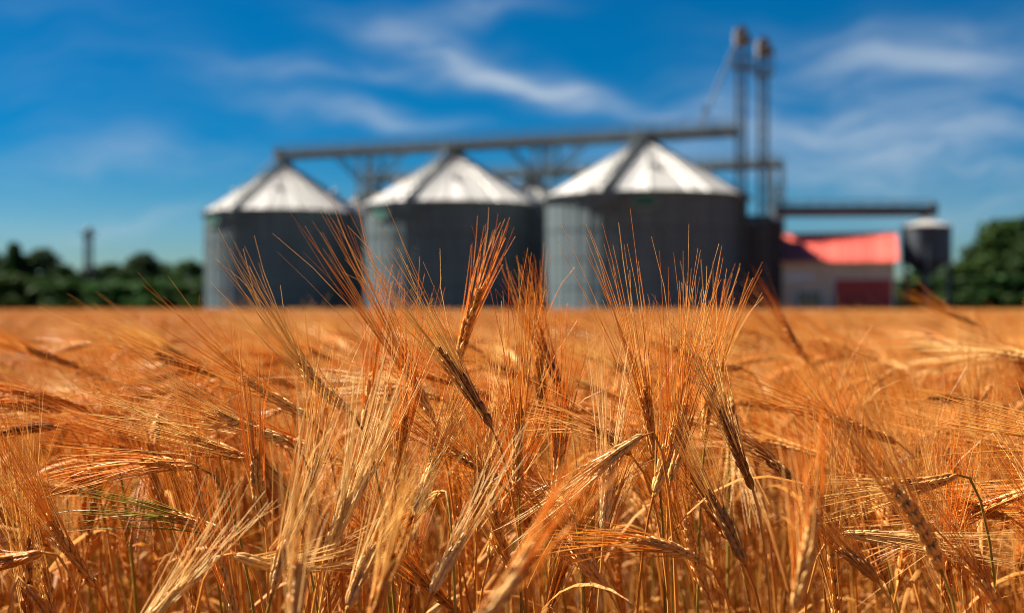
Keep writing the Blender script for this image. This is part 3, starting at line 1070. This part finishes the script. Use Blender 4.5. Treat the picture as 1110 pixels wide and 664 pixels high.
def joined_mesh(name, plist):
    vs, fs, ms, off = [], [], [], 0
    for P in plist:
        for key, mi in (('stem', 0), ('rachis', 0), ('kernels', 1), ('awns', 2)):
            v, f = P[key]
            f = tri(f)
            vs.append(v); fs.append(f + off); ms.append(np.full(len(f), mi)); off += len(v)
        for v, f in P.get('leaves', []):
            f = tri(f)
            vs.append(v); fs.append(f + off); ms.append(np.full(len(f), 3)); off += len(v)
    return mesh_from(name, np.concatenate(vs), np.concatenate(fs), BM, True, np.concatenate(ms))


def plant_meshes(P, tone=''):
    ka = M.get('kernel_' + tone, M['kernel'])
    aa = M.get('awn_' + tone, M['awn'])
    return dict(stem=mesh_from('stem', *P['stem'], [M['stem']], True),
                rachis=mesh_from('ear', *P['rachis'], [M['stem']], True),
                kernels=mesh_from('kernels', *P['kernels'], [ka], True),
                awns=mesh_from('awns', *P['awns'], [aa], True),
                leaves=[mesh_from('leaf', v, f, [M['dry_leaf']], True) for v, f in P.get('leaves', [])])


def plant_object(ms, label, group, loc=(0, 0, 0), rz=0.0, sc=1.0):
    o = thing('barley_plant', label, 'barley', tuple(float(q) for q in loc), rz, group)
    o.scale = (sc, sc, sc)
    link('stem', ms['stem'], o)
    e = link('ear', ms['rachis'], o)
    link('kernels', ms['kernels'], e, kind='stuff')
    link('awns', ms['awns'], e, kind='stuff')
    for l in ms['leaves']:
        link('leaf', l, o)
    return o


# --- the plants that the photograph shows one by one: (ear base px), (ear tip px), (awn end px), distance, label
HERO = [
    ((381, 446), (327, 394), (256, 268), 1.27, .13, 'upright barley ear leaning left, its awns crossing the left silo'),
    ((532, 462), (480, 384), (396, 246), 1.19, .12, 'large dark ear leaning left with awns reaching the middle silo'),
    ((497, 392), (518, 318), (541, 246), 1.34, .10, 'bright orange upright ear with awns before the middle silo centre'),
    ((563, 535), (564, 446), (562, 300), 1.20, .10, 'straight vertical narrow ear at picture centre with long upright awns'),
    ((613, 436), (588, 376), (556, 290), 1.42, .12, 'small dark ear behind the vertical central ear, leaning left'),
    ((697, 472), (640, 515), (560, 590), 1.15, .20, 'pale bent ear hooking down to the left with sunlit awns'),
    ((684, 493), (648, 466), (560, 452), 1.25, .16, 'bent dark ear pointing left just behind the pale hooked one'),
    ((708, 538), (728, 468), (722, 285), 1.19, .15, 'upright ear right of centre with wide tall awn fan'),
    ((727, 520), (742, 446), (768, 285), 1.22, .14, 'upright ear touching the wide-fanned ear on its right side'),
    ((816, 530), (783, 448), (735, 325), 1.20, .12, 'dark ear leaning left, right of the tall awn fan'),
    ((808, 612), (771, 540), (728, 440), 1.12, .12, 'dark ear leaning left low beneath the right leaning ear'),
    ((757, 606), (688, 585), (575, 592), 1.12, .15, 'drooping ear at lower centre-right pointing left over green stem'),
    ((1022, 622), (968, 528), (888, 392), 1.02, .10, 'long soft-focus ear slanting left in the right foreground'),
    ((1037, 514), (985, 524), (865, 542), 1.16, .14, 'horizontal ear at right pointing left on a straight stalk'),
    ((914, 578), (985, 584), (1105, 600), 1.20, .12, 'horizontal pale ear at right pointing right'),
    ((952, 630), (918, 600), (872, 540), 1.12, .14, 'short dark ear beside a cut stalk at lower right'),
    ((862, 660), (882, 560), (868, 430), .86, .12, 'blurred near ear with plump kernels at lower right'),
    ((318, 690), (323, 622), (340, 500), .88, .18, 'pale blurred ear at bottom left of centre with upright awns'),
    ((252, 600), (312, 610), (420, 560), 1.06, .18, 'nodding pale ear at lower left pointing right'),
    ((369, 572), (396, 516), (436, 372), 1.15, .12, 'sharp golden ear left of centre with bright tall awns'),
    ((376, 660), (400, 600), (450, 500), 1.05, .14, 'golden ear below the sharp golden one, leaning right'),
    ((402, 672), (424, 604), (452, 490), .90, .14, 'soft-focus ear at bottom left of centre, leaning right'),
    ((331, 560), (342, 500), (352, 360), 1.23, .12, 'dark upright ear left of the sharp golden ear'),
    ((505, 690), (572, 600), (660, 490), .74, .13, 'large blurred ear at bottom centre slanting right'),
    ((46, 598), (-4, 606), (-110, 610), 1.10, .16, 'arched ear at left edge with kernels hanging left'),
    ((28, 634), (58, 682), (70, 780), 1.06, .14, 'small arched ear drooping at the lower left corner'),
    ((62, 462), (-2, 470), (-110, 485), 1.38, .14, 'dark nodding ear at left edge pointing left'),
    ((70, 444), (2, 438), (-90, 440), 1.50, .14, 'upper dark nodding ear at left edge'),
    ((215, 506), (160, 500), (40, 524), 1.24, .13, 'nodding ear at left with awns streaming left in shade'),
    ((312, 478), (240, 448), (110, 392), 1.20, .20, 'ear left of centre with dense orange awns streaming to the left'),
    ((335, 452), (268, 412), (140, 340), 1.30, .22, 'ear behind the streaming one with awns fanning up left'),
    ((285, 500), (214, 474), (90, 440), 1.23, .20, 'low ear with orange awns swept left beneath the fan'),
    ((288, 570), (278, 496), (272, 372), 1.12, .11, 'brown upright ear at left with straight thin awns'),
    ((140, 690), (190, 640), (262, 540), 1.02, .15, 'ear at bottom left with pale awns fanning up right'),
    ((540, 520), (497, 492), (420, 430), 1.26, .13, 'small dark ear below the large leaning ear'),
    ((806, 400), (762, 398), (690, 392), 1.85, .14, 'blurred dark horizontal ear right of the tall awn fan'),
    ((1062, 432), (1010, 430), (930, 425), 1.75, .14, 'blurred dark horizontal ear toward the right edge'),
    ((450, 560), (470, 500), (510, 400), 1.24, .13, 'upright ear between the golden ear and the central ear'),
    ((660, 640), (622, 590), (560, 500), 1.14, .16, 'ear low at centre with awns crossing up left'),
    ((880, 395), (850, 350), (812, 300), 2.05, .14, 'blurred upright ear before the pit house'),
    ((1060, 352), (1030, 338), (985, 310), 2.4, .14, 'blurred ear rising before the hopper bin'),
    ((470, 455), (438, 398), (345, 243), 1.30, .12, 'ear leaning left with awns crossing the gap between left and middle silos'),
    ((592, 452), (584, 388), (574, 272), 1.46, .12, 'upright ear behind the vertical central one with short dark awns'),
    ((712, 500), (699, 428), (655, 262), 1.24, .14, 'ear leaning slightly left beside the wide awn fan'),
    ((352, 604), (374, 545), (406, 388), 1.08, .13, 'pale ear at left of centre leaning right with straw-coloured awns'),
    ((296, 640), (316, 575), (352, 420), 1.05, .13, 'pale upright ear low at left with long straw-coloured awns'),
    ((468, 645), (500, 586), (560, 470), 1.06, .15, 'pale ear low at centre leaning right'),
    ((862, 520), (826, 490), (740, 455), 1.32, .13, 'ear right of the dark leaning ear with awns swept left'),
    ((1095, 560), (1050, 545), (950, 520), 1.28, .13, 'ear near the right edge with awns swept left'),
    ((428, 520), (438, 455), (452, 318), 1.28, .11, 'slim upright ear left of the large leaning ear with vertical awns'),
    ((518, 575), (526, 505), (545, 385), 1.25, .11, 'slim upright ear just left of the straight vertical central ear'),
    ((602, 545), (607, 478), (620, 350), 1.30, .11, 'slim upright ear just right of the straight vertical central ear'),
    ((655, 575), (661, 508), (668, 362), 1.24, .11, 'slim upright ear behind the pale hooked ear'),
    ((394, 470), (402, 410), (416, 292), 1.38, .11, 'slim upright ear rising before the left edge of the middle silo'),
    ((764, 480), (772, 420), (792, 288), 1.36, .11, 'slim upright ear right of the wide awn fan before the right silo'),
    ((250, 585), (190, 560), (70, 548), 1.18, .12, 'greenish ear low at left with level awns pointing left'),
]
HERO_SHORT = ['ear crossing the left silo', 'large dark leaning ear', 'bright orange upright ear', 'vertical central ear', 'small dark ear at centre',
    'pale hooked ear', 'bent ear behind the hooked one', 'ear with wide awn fan', 'twin of the wide-fanned ear', 'dark right leaning ear',
    'low dark leaning ear', 'drooping ear over the green stem', 'long slanting right ear', 'level ear on straight right stalk', 'pale ear pointing right',
    'short ear beside cut stalk', 'blurred plump lower right ear', 'pale blurred bottom ear', 'nodding pale lower left ear', 'sharp golden ear',
    'golden ear leaning right', 'soft bottom ear leaning right', 'dark upright ear left of gold', 'large blurred bottom centre ear', 'arched left edge ear',
    'small arched corner ear', 'dark nodding left edge ear', 'upper nodding left edge ear', 'nodding shaded left ear', 'ear streaming orange awns left',
    'ear fanning awns up left', 'low ear under the fan', 'brown upright left ear', 'bottom left pale-awned ear', 'small ear below large leaning one',
    'blurred level ear right of fan', 'blurred level right edge ear', 'upright ear between gold and centre', 'low centre crossing ear', 'blurred ear before pit house',
    'blurred ear before hopper bin', 'ear crossing the silo gap', 'short-awned ear behind centre', 'ear beside the awn fan',
    'pale straw ear leaning right', 'pale upright low left ear', 'pale low centre ear', 'swept ear right of dark one', 'swept ear near right edge',
    'slim ear left of leaning one', 'slim ear left of centre', 'slim ear right of centre', 'slim ear behind hooked one', 'slim ear before middle silo', 'slim ear before right silo', 'greenish low left ear']
HG = 'barley plants in and near the focus plane'
for i, (b0, b1, b2, d, sp, lab) in enumerate(HERO):
    g = np.random.default_rng(100 + i)
    e0, e1 = W(*b0, d), W(*b1, d + g.uniform(-.015, .015))
    aw = W(*b2, d + g.uniform(-.03, .03))
    dr_ = unit(e1 - e0)
    off = np.array([-dr_[0] * .10 * max(.2, dr_[2]) + g.normal(0, .02), g.uniform(-.01, .10), 0])
    if dr_[2] < .35:
        off[0] = -dr_[0] * .06 + g.normal(0, .015)
    foot = np.array([e0[0], e0[1], 0]) + off
    P = plant_parts(foot, e0, e1, aw, g, 0, sp, ear_bow=g.uniform(-.06, .06), leaf=(i % 3 == 0))
    loc = foot.copy()
    for k in ('stem', 'rachis', 'kernels', 'awns'):
        P[k] = (P[k][0] - loc, P[k][1])
    if 'leaves' in P:
        P['leaves'] = [(v - loc, f) for v, f in P['leaves']]
    tone = 'green' if 'greenish' in lab else ('dark' if ('dark' in lab or 'brown' in lab) else ('pale' if any(w_ in lab for w_ in ('pale', 'golden', 'sunlit')) else ''))
    plant_object(plant_meshes(P, tone), lab, HG, loc)


# --- generic plants
def generic(g, lod=0, posture=None):
    posture = posture or ('up', 'lean', 'nod', 'hook')[g.choice(4, p=[.26, .38, .25, .11])]
    a = math.pi + g.normal(0, .75)                       # mostly swept to the left
    if g.uniform() < .15:
        a += math.pi
    h = np.array([math.cos(a), math.sin(a), 0])
    th = {'up': g.uniform(5, 22), 'lean': g.uniform(24, 50), 'nod': g.uniform(65, 100), 'hook': g.uniform(115, 150)}[posture]
    th = math.radians(th)
    zb = {'up': g.uniform(.60, .68), 'lean': g.uniform(.65, .73), 'nod': g.uniform(.73, .82), 'hook': g.uniform(.76, .84)}[posture]
    e0 = h * g.uniform(.03, .12) + np.array([0, 0, zb])
    d = h * math.sin(th) + np.array([0, 0, math.cos(th)])
    e1 = e0 + d * g.uniform(.065, .09)
    th2 = th + g.uniform(-.15, .25)
    d2 = h * math.sin(th2) + np.array([0, 0, math.cos(th2)])
    aw = e1 + d2 * g.uniform(.10, .15)
    return plant_parts((0, 0, 0), e0, e1, aw, g, lod, g.uniform(.10, .2), ear_bow=g.uniform(-.08, .08)), posture


gg = np.random.default_rng(5)
NP = 28
protos = [generic(gg, 0) for _ in range(NP)]
pmeshes = [plant_meshes(P) for P, _ in protos]
words = {'up': 'upright', 'lean': 'leaning', 'nod': 'nodding', 'hook': 'hooked'}
# individual plants around and just behind the focus plane
count = 0
row = []
target = 300 - len(HERO)
while count < target:
    d = math.sqrt(rng.uniform(1.12 ** 2, 2.05 ** 2))
    x = rng.uniform(-.385, .385) * d
    if d < 1.3 and rng.uniform() < .45:
        continue
    k = int(rng.integers(NP))
    if d < 1.45 and protos[k][1] in ('nod', 'hook', 'lean') and rng.uniform() < (.5 if protos[k][1] == 'lean' else .75):
        continue
    sc = rng.uniform(.93, 1.05) if d < 1.3 else rng.uniform(.92, 1.05)
    pos = protos[k][1]
    bx_, by_ = HX + x / d * F, HY + (CZ - .78 * sc) / d * F
    near = min(range(len(HERO)), key=lambda q: (HERO[q][0][0] - bx_) ** 2 + (HERO[q][0][1] - by_) ** 2 + (900 * (HERO[q][3] - d)) ** 2)
    hx, hd = HERO[near][0][0], HERO[near][3]
    if abs(hd - d) > .16:
        rel = 'behind' if d > hd else 'in front of'
        rel += ' and left of' if bx_ < hx - 25 else (' and right of' if bx_ > hx + 25 else '')
    else:
        rel = 'just left of' if bx_ < hx else 'just right of'
    soft = 'blurred ' if d > 1.55 else ''
    lab = f'{soft}{words[pos]} barley {rel} the {HERO_SHORT[near]}'
    row.append((lab, bx_, k, x, d, rng.normal(0, .45), sc))
    count += 1
ORD = ['leftmost', 'second from left', 'third from left', 'fourth from left', 'fifth from left', 'sixth from left', 'seventh from left', 'eighth from left', 'ninth from left', 'tenth from left',
       'eleventh from left', 'twelfth from left', 'thirteenth from left', 'fourteenth from left', 'fifteenth from left', 'sixteenth from left', 'seventeenth from left', 'eighteenth from left', 'nineteenth from left', 'twentieth from left', 'twenty-first from left', 'twenty-second from left']
by = {}
for r_ in sorted(row, key=lambda q: q[1]):
    by.setdefault(r_[0], []).append(r_)
for lab, rs in by.items():
    for i, (_, _, k, x, d, rz, sc) in enumerate(rs):
        full = lab if len(rs) == 1 else ('rightmost' if i == len(rs) - 1 else ORD[min(i, 21)]) + ' ' + lab
        plant_object(pmeshes[k], full, 'ripe barley plants filling the crop between the single ears', (x, d, 0), rz, sc)

# --- the rest of the crop as one mass
proto_col = bpy.data.collections.new('barley_models')
k = 0


def add_model(me):
    global k
    o = bpy.data.objects.new('barley_model_%03d' % k, me)
    proto_col.objects.link(o)
    k += 1


for P, _ in protos:
    add_model(joined_mesh('barley_full', [P]))
N0 = k
for i in range(8):       # handfuls of simpler plants for the middle distance
    lst = []
    for q in range(5):
        P, _ = generic(gg, 1)
        o = np.array([gg.uniform(-.12, .12), gg.uniform(-.12, .12), 0])
        for key in ('stem', 'rachis', 'kernels', 'awns'):
            P[key] = (P[key][0] + o, P[key][1])
        P['leaves'] = [(v + o, f) for v, f in P['leaves']]
        lst.append(P)
    add_model(joined_mesh('barley_handful', lst))
N1 = k
for i in range(4):       # square patches for the far field
    lst = []
    for q in range(120):
        P, _ = generic(gg, 2)
        o = np.array([gg.uniform(-.75, .75), gg.uniform(-.75, .75), 0])
        for key in ('stem', 'rachis', 'kernels', 'awns'):
            P[key] = (P[key][0] + o, P[key][1])
        lst.append(P)
    add_model(joined_mesh('barley_patch', lst))
N2 = k

pp, ii, rr, ss = [], [], [], []
# near: single plants
n_try = 8200
ys = np.sqrt(rng.uniform(0, 1, n_try)) * 5.4 - 1.6
xs = rng.uniform(-1, 1, n_try) * (2.0 + .40 * np.maximum(ys, 0))
wgt = (2.0 + .40 * np.maximum(ys, 0)) / (2.0 + .40 * 6.6)
for x, y in zip(xs, ys):
    infr = y > 0 and abs(x) < .40 * y
    if infr and y < 2.05:
        continue
    if abs(x) < .40 * max(y, 0) + .22 and y < .95 and y > -.4:
        continue
    pp.append((x, y, 0)); ii.append(int(rng.integers(0, N0))); rr.append((0, 0, rng.normal(0, .45)))
    ss.append(rng.uniform(.82, 1.05))
# second pass of near singles straight in view, a bit denser right behind the individual plants
for _ in range(420):
    y = rng.uniform(2.0, 3.6)
    x = rng.uniform(-.42, .42) * y
    pp.append((x, y, 0)); ii.append(int(rng.integers(0, N0))); rr.append((0, 0, rng.normal(0, .45))); ss.append(rng.uniform(.84, 1.06))
n_near = len(pp)
for _ in range(8200):
    y = math.sqrt(rng.uniform(3.6 ** 2, 24.5 ** 2))
    x = rng.uniform(-1, 1) * (.41 * y + 1.5)
    pp.append((x, y, 0)); ii.append(int(rng.integers(N0, N1))); rr.append((0, 0, rng.normal(0, .5))); ss.append(rng.uniform(.78, 1.0))
y = 23.5
while y < 90.5:
    wd = .42 * y + 4
    for x in np.arange(-wd, wd, 1.3):
        pp.append((x + rng.uniform(-.3, .3), y + rng.uniform(-.3, .3), 0)); ii.append(int(rng.integers(N1, N2)))
        rr.append((0, 0, rng.normal(0, .4))); ss.append(rng.uniform(.80, .93))
    y += 1.3
me = bpy.data.meshes.new('barley_crop')
me.vertices.add(len(pp))
me.vertices.foreach_set('co', np.array(pp, dtype=np.float32).ravel())
for nm, ty, arr in (('model', 'INT', np.array(ii, dtype=np.int32)), ('turn', 'FLOAT_VECTOR', np.array(rr, dtype=np.float32)), ('size', 'FLOAT', np.array(ss, dtype=np.float32))):
    at = me.attributes.new(nm, ty, 'POINT')
    at.data.foreach_set('vector' if ty == 'FLOAT_VECTOR' else 'value', arr.ravel())
me.update()
crop = link('barley_crop', me, kind='stuff', label='ripe orange barley crop filling the field to the horizon', category='barley field')
ng = bpy.data.node_groups.new('scatter_barley', 'GeometryNodeTree')
ng.interface.new_socket('Geometry', in_out='INPUT', socket_type='NodeSocketGeometry')
ng.interface.new_socket('Geometry', in_out='OUTPUT', socket_type='NodeSocketGeometry')
q = NT(ng, False)
gi = q.n('NodeGroupInput')
go = q.n('NodeGroupOutput')
ci = q.n('GeometryNodeCollectionInfo')
ci.inputs['Collection'].default_value = proto_col
ci.inputs['Separate Children'].default_value = True
ci.inputs['Reset Children'].default_value = True


def attr(nm, ty):
    a = q.n('GeometryNodeInputNamedAttribute', data_type=ty)
    a.inputs['Name'].default_value = nm
    return a.outputs[0]


er = q.n('FunctionNodeEulerToRotation', ins={0: attr('turn', 'FLOAT_VECTOR')})
ip = q.n('GeometryNodeInstanceOnPoints')
q.put(ip, 'Points', gi.outputs[0])
q.put(ip, 'Instance', ci.outputs[0])
ip.inputs['Pick Instance'].default_value = True
q.put(ip, 'Instance Index', attr('model', 'INT'))
q.put(ip, 'Rotation', er.outputs[0])
q.put(ip, 'Scale', attr('size', 'FLOAT'))
q.put(go, 0, ip.outputs[0])
md = crop.modifiers.new('scatter', 'NODES')
md.node_group = ng
print('crop points', len(pp), 'near', n_near)
